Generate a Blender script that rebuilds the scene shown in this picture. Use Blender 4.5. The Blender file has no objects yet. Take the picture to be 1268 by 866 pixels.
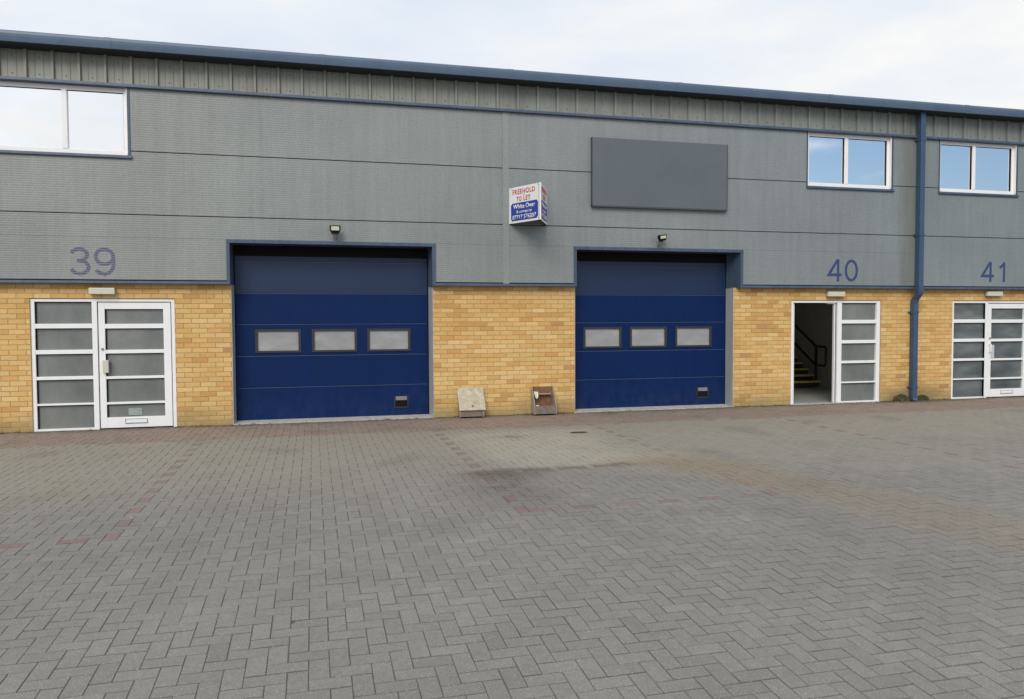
import bpy, bmesh, math, random
from mathutils import Vector, Matrix, noise
random.seed(7)
R = math.radians
scene = bpy.context.scene
col = scene.collection

# ------------------------------------------------------------------ materials
def mat(name):
    m = bpy.data.materials.new(name); m.use_nodes = True
    nt = m.node_tree; b = nt.nodes['Principled BSDF']
    return m, nt, b
def N(nt, t, **k):
    n = nt.nodes.new(t)
    for a, v in k.items(): setattr(n, a, v)
    return n
def L(nt, a, b): nt.links.new(a, b)
def objco(nt, scale=(1, 1, 1)):
    t = N(nt, 'ShaderNodeNewGeometry'); mp = N(nt, 'ShaderNodeMapping')
    mp.inputs['Scale'].default_value = scale
    L(nt, t.outputs['Position'], mp.inputs['Vector']); return mp.outputs['Vector']
def noise_n(nt, vec, s, d=4, r=.55):
    n = N(nt, 'ShaderNodeTexNoise'); n.inputs['Scale'].default_value = s
    n.inputs['Detail'].default_value = d; n.inputs['Roughness'].default_value = r
    L(nt, vec, n.inputs['Vector']); return n.outputs['Fac']
def ramp(nt, fac, stops):
    r = N(nt, 'ShaderNodeValToRGB'); e = r.color_ramp.elements
    while len(e) < len(stops): e.new(.5)
    for i, (p, c) in enumerate(stops):
        e[i].position = p; e[i].color = (*c, 1) if len(c) == 3 else c
    L(nt, fac, r.inputs['Fac']); return r.outputs['Color']
def mul(nt, a, b, fac=1.0):
    m = N(nt, 'ShaderNodeMix', data_type='RGBA', blend_type='MULTIPLY')
    m.inputs['Factor'].default_value = fac
    for s, v in ((6, a), (7, b)):
        if isinstance(v, tuple): m.inputs[s].default_value = (*v, 1)
        else: L(nt, v, m.inputs[s])
    return m.outputs[2]
def mixc(nt, f, a, b):
    m = N(nt, 'ShaderNodeMix', data_type='RGBA')
    if isinstance(f, float): m.inputs[0].default_value = f
    else: L(nt, f, m.inputs[0])
    for s, v in ((6, a), (7, b)):
        if isinstance(v, tuple): m.inputs[s].default_value = (*v, 1)
        else: L(nt, v, m.inputs[s])
    return m.outputs[2]
def bump(nt, b, h, strength, dist):
    n = N(nt, 'ShaderNodeBump'); n.inputs['Strength'].default_value = strength
    n.inputs['Distance'].default_value = dist
    L(nt, h, n.inputs['Height']); L(nt, n.outputs['Normal'], b.inputs['Normal'])
def g3(v): return (v, v, v)
def paint(name, c, rough=.5, metal=0., var=.12, scale=3., bumpy=0., streak=0.):
    m, nt, b = mat(name)
    v = objco(nt)
    f = ramp(nt, noise_n(nt, v, scale, 6, .65), [(.3, g3(1 - var)), (.7, g3(1 + var * .4))])
    cc = mul(nt, (*c,), f)
    if streak:
        v2 = objco(nt, (9, 9, .5))
        s = ramp(nt, noise_n(nt, v2, 1.2, 5, .7), [(.35, g3(1 - streak)), (.6, g3(1.))])
        cc = mul(nt, cc, s)
    L(nt, cc, b.inputs['Base Color'])
    b.inputs['Roughness'].default_value = rough; b.inputs['Metallic'].default_value = metal
    if bumpy: bump(nt, b, noise_n(nt, v, 260, 3), .3, bumpy)
    return m
M = {}
M['trim'] = paint('blue_grey_trim', (.068, .104, .165), .45, var=.2, streak=.25)
M['gutter'] = paint('gutter_blue', (.088, .138, .212), .42, var=.12, scale=2, streak=.08)
M['pipe'] = paint('pipe_blue', (.046, .088, .165), .38, var=.15)
M['door_blue'] = paint('door_blue', (.0012, .0180, .094), .5, var=.12, scale=1.5, bumpy=.0004, streak=.12)
M['door_blue'].node_tree.nodes['Principled BSDF'].inputs['Specular IOR Level'].default_value = .16
M['door_top'] = paint('door_blue_painted_reflection', (.002, .019, .072), .46, var=.10, scale=1.5, bumpy=.0004)  # sky reflection and lintel shade on the upper panels, put into the colour
M['white'] = paint('white_powder_coat', (.86, .86, .86), .35, var=.05, scale=6)
M['upvc'] = paint('white_window_frame', (.90, .88, .87), .4, var=.04)
M['lightbox'] = paint('cream_light_diffuser', (.62, .60, .50), .4, var=.08, scale=20)
M['jamb'] = paint('grey_jamb_steel', (.42, .43, .44), .45, var=.12, streak=.2)
M['conc'] = paint('threshold_concrete', (.46, .44, .40), .9, var=.3, scale=9, bumpy=.002, streak=.0)
M['black'] = paint('black_plastic', (.008, .008, .009), .8, var=.2)
M['black'].node_tree.nodes['Principled BSDF'].inputs['Specular IOR Level'].default_value = .15
M['greyplastic'] = paint('grey_plastic', (.22, .22, .22), .5)
M['lens'] = paint('floodlight_glass', (.66, .64, .52), .15, var=.1, scale=30)
M['reflector'] = paint('floodlight_metal', (.7, .7, .66), .25, metal=.6)
M['soffit_and_shade'] = paint('dark_soffit_shade', (.022, .026, .032), .7)
M['board'] = paint('blank_board_grey', (.112, .132, .152), .5, var=.10, scale=1.6, bumpy=.0006)
M['board_edge'] = paint('blank_board_edge', (.06, .07, .08), .5)
M['signwhite'] = paint('sign_white', (.80, .79, .78), .5, var=.07, scale=9)
M['signblue'] = paint('sign_blue', (.022, .052, .33), .5, var=.1, scale=12)
M['signred'] = paint('sign_red', (.62, .060, .055), .6, var=.1)
M['backing_shade'] = paint('sign_backing_shade', (.012, .012, .011), .8)
M['num'] = paint('number_blue', (.032, .058, .16), .5, var=.1)
M['num39'] = paint('number_blue_worn', (.095, .098, .195), .6, var=.25, scale=40)
M['boxlid'] = paint('box_lid_grey', (.52, .45, .345), .85, var=.35, scale=14, bumpy=.001)
M['boxside'] = paint('box_side_grey', (.33, .275, .215), .85, var=.3, scale=14, bumpy=.001)
M['boxfront'] = paint('box_front_brown_grey', (.215, .170, .135), .85, var=.3, scale=14, bumpy=.001)
M['boxin'] = paint('box_inside_brown', (.23, .115, .065), .85, var=.45, scale=16, bumpy=.001)
M['shelf'] = paint('box_shelf', (.42, .36, .22), .7, var=.2, scale=16)
M['paper'] = paint('crumpled_paper', (.66, .68, .52), .7, var=.2, scale=30)
M['plaster'] = paint('interior_plaster', (.74, .72, .66), .8, var=.08)
M['intfloor'] = paint('interior_floor', (.48, .49, .47), .3, var=.15)
M['stair'] = paint('stair_dark', (.05, .045, .045), .7)
M['nosing'] = paint('stair_nosing_yellow', (.95, .72, .14), .6, var=.15, scale=12)
M['rail'] = paint('handrail_dark', (.02, .018, .018), .4)
M['roof'] = paint('roof_sheet', (.13, .15, .18), .5)
M['iron'] = paint('cast_iron', (.06, .045, .038), .7, var=.4, scale=30)

# mirror-like upper window glass over a dark room
def glass(name, c, rough, metal, nscale=0., wob=0.):
    m, nt, b = mat(name)
    b.inputs['Base Color'].default_value = (*c, 1); b.inputs['Roughness'].default_value = rough
    b.inputs['Metallic'].default_value = metal
    if wob: bump(nt, b, noise_n(nt, objco(nt), nscale, 2), .5, wob)
    return m
M['skyglass'] = glass('reflective_window_glass', (.92, .94, .97), .03, 1., 1.1, .0015)
# frosted door glazing
m, nt, b = mat('frosted_door_glass'); v = objco(nt)
f = ramp(nt, noise_n(nt, objco(nt, (1.5, 1, .9)), 1.3, 5, .6), [(.3, (.135, .148, .142)), (.7, (.225, .236, .225))])
sp = ramp(nt, noise_n(nt, v, 350, 2), [(.42, g3(.82)), (.62, g3(1.15))])
L(nt, mul(nt, f, sp), b.inputs['Base Color']); b.inputs['Roughness'].default_value = .22
b.inputs['IOR'].default_value = 1.6
M['frost'] = m
m, nt, b = mat('door_glass_painted_reflection')
f = ramp(nt, noise_n(nt, objco(nt, (1.0, 1, 2.6)), 1.3, 3, .5), [(.30, (.065, .078, .085)), (.5, (.11, .128, .135)), (.68, (.18, .195, .20))])  # reflected tones painted into the glass colour as soft bands
L(nt, f, b.inputs['Base Color']); b.inputs['Roughness'].default_value = .06; b.inputs['IOR'].default_value = 1.7
M['doorglass41'] = m
# roller-door windows: scuffed plastic, light grey
m, nt, b = mat('scuffed_acrylic_pane')
f = ramp(nt, noise_n(nt, objco(nt, (1, 1, 2.2)), 3.2, 4, .6), [(.3, (.27, .27, .275)), (.55, (.32, .32, .325)), (.75, (.39, .39, .39))])
L(nt, f, b.inputs['Base Color']); b.inputs['Roughness'].default_value = .3
M['acrylic'] = m

# dust and splash marks low on the garage doors
m = M['door_blue']; nt = m.node_tree; b = nt.nodes['Principled BSDF']; src = b.inputs['Base Color'].links[0].from_socket
sx = N(nt, 'ShaderNodeSeparateXYZ'); L(nt, objco(nt), sx.inputs[0])
zr = N(nt, 'ShaderNodeMapRange', interpolation_type='SMOOTHSTEP'); L(nt, sx.outputs['Z'], zr.inputs[0])
zr.inputs[1].default_value = .75; zr.inputs[2].default_value = 0.; zr.inputs[3].default_value = .02; zr.inputs[4].default_value = .20
ml = N(nt, 'ShaderNodeMath', operation='MULTIPLY'); L(nt, zr.outputs[0], ml.inputs[0])
L(nt, ramp(nt, noise_n(nt, objco(nt, (2.2, 2.2, 1.1)), 3.5, 8, .72), [(.42, g3(.08)), (.72, g3(1.))]), ml.inputs[1])
L(nt, mixc(nt, ml.outputs[0], src, (.075, .082, .105)), b.inputs['Base Color'])
# cladding: embossed grey coated steel
def cladmat(name, c, var, streakamt):
    m, nt, b = mat(name)
    v = objco(nt)
    big = ramp(nt, noise_n(nt, v, .55, 5, .6), [(.3, g3(1 - var)), (.7, g3(1.06))])
    st = ramp(nt, noise_n(nt, objco(nt, (6, 6, .35)), 1.5, 6, .7), [(.3, g3(1 - streakamt)), (.62, g3(1.0))])
    sp = ramp(nt, noise_n(nt, objco(nt, (1, 1, 1.6)), 42, 4, .85), [(.35, g3(.84)), (.65, g3(1.14))])
    cc = mul(nt, mul(nt, mul(nt, (*c,), big), st), sp)
    # green-brown run-off beside the downpipe, and a camera colour cast painted in, warm left to cool right
    sx = N(nt, 'ShaderNodeSeparateXYZ'); L(nt, v, sx.inputs[0])
    d_ = N(nt, 'ShaderNodeMath', operation='SUBTRACT'); L(nt, sx.outputs['X'], d_.inputs[0]); d_.inputs[1].default_value = 11.02
    ab = N(nt, 'ShaderNodeMath', operation='ABSOLUTE'); L(nt, d_.outputs[0], ab.inputs[0])
    wm = N(nt, 'ShaderNodeMapRange', interpolation_type='SMOOTHSTEP'); L(nt, ab.outputs[0], wm.inputs[0])
    wm.inputs[1].default_value = .26; wm.inputs[2].default_value = .03; wm.inputs[3].default_value = 0.; wm.inputs[4].default_value = .85
    ml = N(nt, 'ShaderNodeMath', operation='MULTIPLY'); L(nt, wm.outputs[0], ml.inputs[0]); L(nt, noise_n(nt, objco(nt, (5, 5, .8)), 1.4, 5, .65), ml.inputs[1])
    cc = mixc(nt, ml.outputs[0], cc, (.155, .150, .105))
    dr = N(nt, 'ShaderNodeMapRange'); L(nt, sx.outputs['X'], dr.inputs[0]); dr.inputs[1].default_value = -3.; dr.inputs[2].default_value = 12.
    cc = mul(nt, cc, ramp(nt, dr.outputs[0], [(0., (1.04, 1.02, .985)), (1., (.95, .99, 1.03))]))
    L(nt, cc, b.inputs['Base Color'])
    b.inputs['Roughness'].default_value = .48; b.inputs['Metallic'].default_value = .15
    bump(nt, b, noise_n(nt, v, 160, 3, .7), .45, .0012)
    return m
M['clad'] = cladmat('grey_coated_steel', (.264, .284, .283), .13, .12)
M['eaves'] = cladmat('profiled_sheet_grey', (.285, .295, .262), .14, .22)
M['joint'] = cladmat('joint_cover_grey', (.278, .300, .296), .10, .10)

# vertex-coloured masonry (one colour per brick / block, plus soft stains of their own)
def vc(name, rough, sp_scale, sp_amt, bump_d, bump_s, coarse=None):
    m, nt, b = mat(name)
    a = N(nt, 'ShaderNodeVertexColor', layer_name='tint')
    v = objco(nt)
    sp = ramp(nt, noise_n(nt, v, sp_scale, 3, .75), [(.3, g3(1 - sp_amt)), (.7, g3(1 + sp_amt))])
    bl = ramp(nt, noise_n(nt, v, 22, 4, .7), [(.3, g3(.90)), (.7, g3(1.08))])
    cc = mul(nt, mul(nt, a.outputs['Color'], sp), bl)
    if coarse:      # pale aggregate flecks
        w = N(nt, 'ShaderNodeTexVoronoi'); w.inputs['Scale'].default_value = coarse
        L(nt, v, w.inputs['Vector'])
        lt = N(nt, 'ShaderNodeMath', operation='LESS_THAN'); lt.inputs[1].default_value = .17
        L(nt, w.outputs['Distance'], lt.inputs[0])
        k = N(nt, 'ShaderNodeMath', operation='MULTIPLY'); k.inputs[1].default_value = .75
        L(nt, lt.outputs[0], k.inputs[0])
        cc = mixc(nt, k.outputs[0], cc, (.42, .41, .39))
    L(nt, cc, b.inputs['Base Color']); b.inputs['Roughness'].default_value = rough
    bump(nt, b, noise_n(nt, v, bump_s, 4, .7), .6, bump_d)
    return m
M['brick'] = vc('buff_brick', .85, 70, .14, .0015, 120)
M['mortar'] = paint('brick_mortar', (.40, .28, .14), .95, var=.25, scale=8, bumpy=.001)
M['block'] = vc('paving_block', .82, 120, .24, .0012, 260, 75)
M['sand'] = paint('joint_sand', (.120, .106, .088), .95, var=.4, scale=2.5, bumpy=.002)
m, nt, b = mat('yard_asphalt')
L(nt, ramp(nt, noise_n(nt, objco(nt), 3, 8, .7), [(.3, (.10, .10, .095)), (.7, (.16, .155, .15))]), b.inputs['Base Color'])
b.inputs['Roughness'].default_value = .9
M['ground'] = m
m, nt, b = mat('moss')
L(nt, ramp(nt, noise_n(nt, objco(nt), 30, 5, .7), [(.3, (.045, .036, .020)), (.55, (.095, .080, .040)), (.75, (.17, .14, .07))]), b.inputs['Base Color'])
b.inputs['Roughness'].default_value = 1.
M['moss'] = m
M['weed'] = paint('weed_green', (.075, .085, .03), .8, var=.5, scale=25)
M['dryweed'] = paint('weed_dry', (.20, .16, .075), .8, var=.4, scale=25)

# ------------------------------------------------------------------ helpers
def tag(o, label=None, cat=None, group=None, kind=None):
    if label: o['label'] = label
    if cat: o['category'] = cat
    if group: o['group'] = group
    if kind: o['kind'] = kind
    return o
def empty(name, loc=(0, 0, 0), parent=None):
    o = bpy.data.objects.new(name, None); col.objects.link(o); o.location = loc
    o.empty_display_size = .2
    if parent: o.parent = parent
    return o
class MB:
    """collects geometry in WORLD coordinates; build() links ONE mesh object"""
    def __init__(s): s.v = []; s.f = []; s.mi = []; s.c = []
    def quad(s, *p, mi=0):
        n = len(s.v); s.v += [tuple(q) for q in p]; s.f.append(tuple(range(n, n + len(p)))); s.mi.append(mi)
    def box(s, x0, x1, y0, y1, z0, z1, mi=0):
        n = len(s.v)
        s.v += [(x0, y0, z0), (x1, y0, z0), (x1, y1, z0), (x0, y1, z0), (x0, y0, z1), (x1, y0, z1), (x1, y1, z1), (x0, y1, z1)]
        for f in ((0, 3, 2, 1), (4, 5, 6, 7), (0, 1, 5, 4), (1, 2, 6, 5), (2, 3, 7, 6), (3, 0, 4, 7)):
            s.f.append(tuple(n + i for i in f)); s.mi.append(mi)
    def sweep(s, prof, x0, x1, mi=0, cap=True, axis='x'):
        """closed profile of (a,b) pairs extruded along an axis; axis x: (y,z)  y: (x,z)  z: (x,y)"""
        n = len(s.v); k = len(prof)
        P = {'x': lambda t, a, b: (t, a, b), 'y': lambda t, a, b: (a, t, b), 'z': lambda t, a, b: (a, b, t)}[axis]
        for t in (x0, x1): s.v += [P(t, a, b) for a, b in prof]
        for i in range(k):
            j = (i + 1) % k; s.f.append((n + i, n + j, n + k + j, n + k + i)); s.mi.append(mi)
        if cap:
            s.f.append(tuple(n + i for i in reversed(range(k)))); s.f.append(tuple(n + k + i for i in range(k))); s.mi += [mi, mi]
    def tube(s, pts, r, seg=8, mi=0):
        pts = [Vector(p) for p in pts]; n0 = len(s.v); rings = []
        for i, p in enumerate(pts):
            d = (pts[min(i + 1, len(pts) - 1)] - pts[max(i - 1, 0)]).normalized()
            a = d.orthogonal().normalized() if i == 0 else (rings_a - d * rings_a.dot(d)).normalized()
            rings_a = a; b = d.cross(a)
            for k in range(seg):
                t = 2 * math.pi * k / seg
                s.v.append(tuple(p + (a * math.cos(t) + b * math.sin(t)) * r))
        for i in range(len(pts) - 1):
            for k in range(seg):
                k2 = (k + 1) % seg; a = n0 + i * seg
                s.f.append((a + k, a + k2, a + seg + k2, a + seg + k)); s.mi.append(mi)
        s.f.append(tuple(n0 + k for k in reversed(range(seg)))); s.mi.append(mi)
        e = n0 + (len(pts) - 1) * seg
        s.f.append(tuple(e + k for k in range(seg))); s.mi.append(mi)
    def build(s, name, mats, parent=None, bevel=0., smooth=False, tint=None, fix=True):
        me = bpy.data.meshes.new(name)
        org = Vector((0, 0, 0))
        if parent is not None:
            p = parent
            while p is not None: org += p.location; p = p.parent
        vs = s.v if org.length == 0 else [(a - org.x, b - org.y, c - org.z) for a, b, c in s.v]
        me.from_pydata(vs, [], s.f)
        if not isinstance(mats, (list, tuple)): mats = [mats]
        for m_ in mats: me.materials.append(m_)
        me.polygons.foreach_set('material_index', s.mi)
        if tint is not None:
            ca = me.color_attributes.new('tint', 'FLOAT_COLOR', 'POINT')
            flat = []
            for c in tint: flat += [c[0], c[1], c[2], 1.]
            ca.data.foreach_set('color', flat)
        me.update()
        if bevel or fix:
            bm = bmesh.new(); bm.from_mesh(me)
            if fix: bmesh.ops.recalc_face_normals(bm, faces=bm.faces)
            if bevel:
                ed = [e for e in bm.edges if len(e.link_faces) == 2 and e.calc_face_angle(0) > .5]
                bmesh.ops.bevel(bm, geom=ed, offset=bevel, segments=2, affect='EDGES', profile=.6)
            bm.to_mesh(me); bm.free()
        if smooth:
            for p_ in me.polygons: p_.use_smooth = True
        o = bpy.data.objects.new(name, me); col.objects.link(o)
        if parent is not None: o.parent = parent
        return o
def copy_tree(o, parent=None):
    c = o.copy(); col.objects.link(c)
    if parent is not None: c.parent = parent
    for ch in [x for x in bpy.data.objects if x.parent == o]: copy_tree(ch, c)
    return c
def text_mesh(txt, bold=0.0, space=1.0):
    cu = bpy.data.curves.new('lettering', 'FONT'); cu.body = txt; cu.size = 1.; cu.extrude = 0; cu.offset = bold
    cu.space_character = space; cu.resolution_u = 6
    t = bpy.data.objects.new('lettering', cu); col.objects.link(t)
    bpy.context.view_layer.update()
    dg = bpy.context.evaluated_depsgraph_get()
    me = bpy.data.meshes.new_from_object(t.evaluated_get(dg))
    bpy.data.objects.remove(t); bpy.data.curves.remove(cu)
    return me
def lettering(name, txt, box, frame, m, parent, bold=0., space=1., thick=.0015):
    """text fitted to box=(u0,u1,v0,v1) on frame=(origin, udir, vdir, normal); a thin solid"""
    me = text_mesh(txt, bold, space)
    xs = [v.co.x for v in me.vertices]; ys = [v.co.y for v in me.vertices]
    x0, x1, y0, y1 = min(xs), max(xs), min(ys), max(ys)
    O, U, V, Nn = frame
    p = parent; org = Vector((0, 0, 0))
    while p is not None: org += p.location; p = p.parent
    bm = bmesh.new(); bm.from_mesh(me)
    ex = bmesh.ops.extrude_face_region(bm, geom=list(bm.faces))
    top = {v for v in ex['geom'] if isinstance(v, bmesh.types.BMVert)}
    for v in bm.verts:
        u = box[0] + (v.co.x - x0) / (x1 - x0) * (box[1] - box[0]); w = box[2] + (v.co.y - y0) / (y1 - y0) * (box[3] - box[2])
        v.co = O + U * u + V * w + Nn * (thick if v in top else 0.) - org
    bmesh.ops.recalc_face_normals(bm, faces=bm.faces)
    bm.to_mesh(me); bm.free(); me.materials.clear(); me.materials.append(m); me.name = name
    o = bpy.data.objects.new(name, me); col.objects.link(o); o.parent = parent
    return o
WALLF = lambda y: (Vector((0, y, 0)), Vector((1, 0, 0)), Vector((0, 0, 1)), Vector((0, -1, 0)))
def sstep(a, b, x):
    t = max(0., min(1., (x - a) / (b - a))); return t * t * (3 - 2 * t)
def nz(x, y, z=0., s=1.): return noise.noise(Vector((x * s, y * s, z)))      # -1..1
def fbm(x, y, s=1., z=0.): return noise.fractal(Vector((x * s, y * s, z)), 1., 2., 4)

# ------------------------------------------------------------------ dimensions of the terrace
XL, XR = -9.0, 22.0
ZB = 2.17                      # underside of cladding
YC = -.10                      # face of cladding
G1 = (-1.219, 1.902); G2 = (4.362, 7.396)
D39 = (-3.988, -2.037); D40 = (8.60, 10.55); D41 = (12.212, 14.163)
ZD = 1.95
bld = empty('industrial_building', (0, 0, 0))
tag(bld, 'long terrace of industrial units with grey metal cladding above yellow brick and blue garage doors', 'building')

# ---- brick walls: every brick modelled, raked joints
def brick_color(x, z, c):
    base = [(.63, .395, .142), (.655, .430, .168), (.60, .355, .118), (.67, .460, .200), (.55, .305, .098), (.46, .245, .10)]
    low = sstep(1.5, .9, z)
    w = [.34, .22 + .20 * low, .26 - .10 * low, .05 + .20 * low, .12 - .04 * low, .010]
    if nz(x * .5, c * .9, 3.) > .25: w[2] += .25; w[4] += .20; w[5] += .02
    b = random.choices(base, w)[0]; k = random.uniform(.98, 1.10)
    return [b[0] * k, b[1] * k * random.uniform(.98, 1.02), b[2] * k]
def brick_wall(x0, x1, holes, nm='brick_wall'):
    mb = MB(); tint = []
    C = .075; nC = 29; j = .0040
    def put(a, b, z0, z1, c):
        if b - a < .02: return
        cc = brick_color((a + b) / 2, z0, c)
        y = random.uniform(-.0012, .0012); e = .003
        a2, b2, p, q = a + j, b - j, z0 + j, z1 - j
        n = len(mb.v)
        mb.v += [(a2 + e, y, p + e), (b2 - e, y, p + e), (b2 - e, y, q - e), (a2 + e, y, q - e),
                 (a2, y + e, p), (b2, y + e, p), (b2, y + e, q), (a2, y + e, q),
                 (a2, .05, p), (b2, .05, p), (b2, .05, q), (a2, .05, q)]
        for f in ((0, 1, 2, 3), (4, 5, 1, 0), (5, 6, 2, 1), (6, 7, 3, 2), (7, 4, 0, 3), (8, 9, 5, 4), (9, 10, 6, 5), (10, 11, 7, 6), (11, 8, 4, 7)):
            mb.f.append(tuple(n + i for i in f)); mb.mi.append(0)
        for k in range(12):
            x, _, z = mb.v[n + k]
            f = sstep(.32, .0, z + .13 * fbm(x, z, 2.3)) * .48           # damp, algae at the foot of the wall
            g = sstep(.55, .15, z + .25 * fbm(x, z, 1.1, 5.)) * .10
            t = min(.8, f + g)
            # run-off stain each side of the rainwater pipe
            d = max(0., 1 - abs(x - 11.22) / .75) * sstep(.55, .1, z) * .55
            t = min(.85, t + d)
            tint.append((cc[0] * (1 - t) + .17 * t, cc[1] * (1 - t) + .15 * t, cc[2] * (1 - t) + .072 * t))
    for c in range(nC):
        z0 = c * C; z1 = z0 + C; off = (0 if c % 2 else .1125)
        segs = [(x0, x1)]
        for h0, h1, hz in holes:
            if z0 < hz - .01:
                ns = []
                for a, b in segs:
                    if h0 > a and h1 < b: ns += [(a, h0), (h1, b)]
                    else: ns.append((a, b))
                segs = ns
        for a, b in segs:
            k = math.floor((a - off) / .225); x = k * .225 + off
            while x < b:
                put(max(x, a), min(x + .225, b), z0, z1, c); x += .225
    nb = len(mb.v)
    # mortar body
    segs = [(x0, x1)]; 
    xs = sorted([x0, x1] + [h for hh in holes for h in hh[:2]])
    solid = []
    cur = x0
    for h0, h1, hz in holes: solid.append((cur, h0, 0, 2.175)); solid.append((h0, h1, hz, 2.175)); cur = h1
    solid.append((cur, x1, 0, 2.175))
    for a, b, p, q in solid: mb.box(a + .001, b - .001, .0042, .11, p, q, mi=1)
    tint += [(.3, .2, .1)] * (len(mb.v) - nb)
    return mb.build(nm, [M['brick'], M['mortar']], bld, tint=tint, fix=False)
brick_wall(XL, G1[0], [(*D39, ZD)])
brick_wall(G1[1], G2[0], [])
brick_wall(G2[1], XR, [(*D40, ZD), (*D41, ZD)])

# ---- cladding panels: horizontal micro-rib profile
def clad_panel(rects, name='cladding_panel', m='clad'):
    mb = MB(); pitch = .0335
    for x0, x1, z0, z1 in rects:
        n = max(1, round((z1 - z0) / pitch)); p = (z1 - z0) / n
        prof = [(YC + .055, z0), (YC + .004, z0)]
        for i in range(n):
            a = z0 + i * p
            prof += [(YC + .0009, a + p * .10), (YC, a + p * .22), (YC, a + p * .78), (YC + .0009, a + p * .90)]
        prof += [(YC + .004, z1), (YC + .055, z1)]
        # long strip mesh (front face only plus returns)
        k = len(mb.v)
        for t in (x0, x1): mb.v += [(t, a, b) for a, b in prof]
        for i in range(len(prof) - 1):
            mb.f.append((k + i, k + len(prof) + i, k + len(prof) + i + 1, k + i + 1)); mb.mi.append(0)
    return mb.build(name, M[m], bld, fix=False)
ZN = 2.85
JX = (3.072, 3.168)
TL1, TR1, TL2, TR2 = -1.27, 1.935, 4.308, 7.518
WZ0, WZ1 = 4.05, 5.035
W39 = (-4.42, -2.60); W40 = (8.825, 10.65); W41 = (11.745, 13.575)
PX = 11.25
s1, s2 = 3.188, 4.118; gp = .006
clad_panel([(XL, TL1, 2.227, ZN), (TR1, JX[0], 2.227, ZN), (XL, JX[0], ZN, s1 - gp)])
clad_panel([(JX[1], TL2, 2.227, ZN), (TR2, PX, 2.227, ZN), (JX[1], PX, ZN, s1 - gp)])
clad_panel([(PX, XR, 2.227, s1 - gp)])
def holed(a, b, z0, z1, hs, hz0, hz1):
    out = []; cur = a
    for h0, h1 in hs:
        out.append((cur, h0, z0, z1))
        if hz0 > z0: out.append((h0, h1, z0, hz0))
        cur = h1
    out.append((cur, b, z0, z1)); return out
clad_panel(holed(XL, JX[0], s1 + gp, s2 - gp, [W39], WZ0, 9.))
clad_panel(holed(JX[1], PX, s1 + gp, s2 - gp, [W40], WZ0, 9.))
clad_panel(holed(PX, XR, s1 + gp, s2 - gp, [W41], WZ0, 9.))
clad_panel(holed(XL, JX[0], s2 + gp, 5.04, [W39], 3., 9.)); clad_panel(holed(JX[1], PX, s2 + gp, 5.04, [W40], 3., 9.))
clad_panel(holed(PX, XR, s2 + gp, 5.04, [W41], 3., 9.))
mb = MB()
mb.sweep([(YC - .010, 2.21), (YC - .010, 5.04), (YC + .02, 5.04), (YC + .02, 2.21)], JX[0] - .004, JX[1] + .004)
o = mb.build('joint_cover', M['joint'], bld); mbev = MB()
# dark backing behind seams, so the gaps read as shadow and nothing leaks
mb = MB()
for x0, x1, z0, z1 in [(XL, TL1 + .03, 2.175, 2.86), (TR1 - .03, TL2 + .03, 2.175, 2.86), (TR2 - .03, XR, 2.175, 2.86), (XL, XR, 2.86, 4.0),
                       (XL, W39[0], 4.0, 5.7), (W39[1], W40[0], 4.0, 5.7), (W40[1], W41[0], 4.0, 5.7), (W41[1], XR, 4.0, 5.7)]:
    mb.box(x0, x1, YC + .056, .13, z0, z1)
for w in (W39, W40, W41): mb.box(w[0] + .001, w[1] - .001, YC + .056, .13, 5.05, 5.7)
mb.build('inner_wall', M['soffit_and_shade'], bld)

# ---- bottom drip flashing and door surrounds
def drip(x0, x1):
    mb = MB()
    mb.sweep([(YC + .05, 2.168), (YC - .022, 2.168), (YC - .026, 2.174), (YC - .022, 2.208), (YC - .016, 2.212), (YC + .05, 2.212)], x0, x1)
    mb.build('drip_flashing', M['trim'], bld)
drip(XL, TL1 - .002); drip(TR1 + .002, TL2 - .002); drip(TR2 + .002, PX - .3); drip(PX - .297, XR)
def surround(xl, xr, il, ir, bl, br, yb):
    """blue flashing frame round a garage opening, with liners back to the door"""
    mb = MB(); y0, y1 = YC - .024, YC + .05
    mb.box(xl, xr, y0 - .006, y1, 2.80, 2.852)
    mb.box(xl, il, y0, y1, 2.168, 2.798)
    mb.box(ir, xr, y0, y1, 2.168, 2.798)
    for a, b in ((il, bl), (ir, br)):
        s = -1 if a == il else 1
        mb.quad((a, y0 + .01, 2.168), (b, yb, 2.168), (b, yb, 2.80), (a, y0 + .01, 2.80))
        mb.quad((a, y0 + .01, 2.168), (b, yb, 2.168), (b + s * .08, yb, 2.168), (a + s * .05, y0 + .01, 2.168))
    mb.quad((il - .03, y0, 2.801), (ir + .03, y0, 2.801), (ir + .03, yb, 2.801), (il - .03, yb, 2.801))
    mb.build('door_surround', M['trim'], bld, fix=False)
YD = .27
surround(TL1, TR1, -1.222, 1.882, -1.205, 1.865, YD); surround(TL2, TR2, 4.352, 7.464, 4.36, 7.40, YD)
# upper flashing under the eaves sheet
mb = MB()
mb.sweep([(YC + .05, 5.036), (YC - .048, 5.036), (YC - .052, 5.044), (YC - .048, 5.082), (YC + .03, 5.098), (YC + .05, 5.098)], XL, XR)
mb.build('eaves_flashing', M['trim'], bld)

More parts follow.
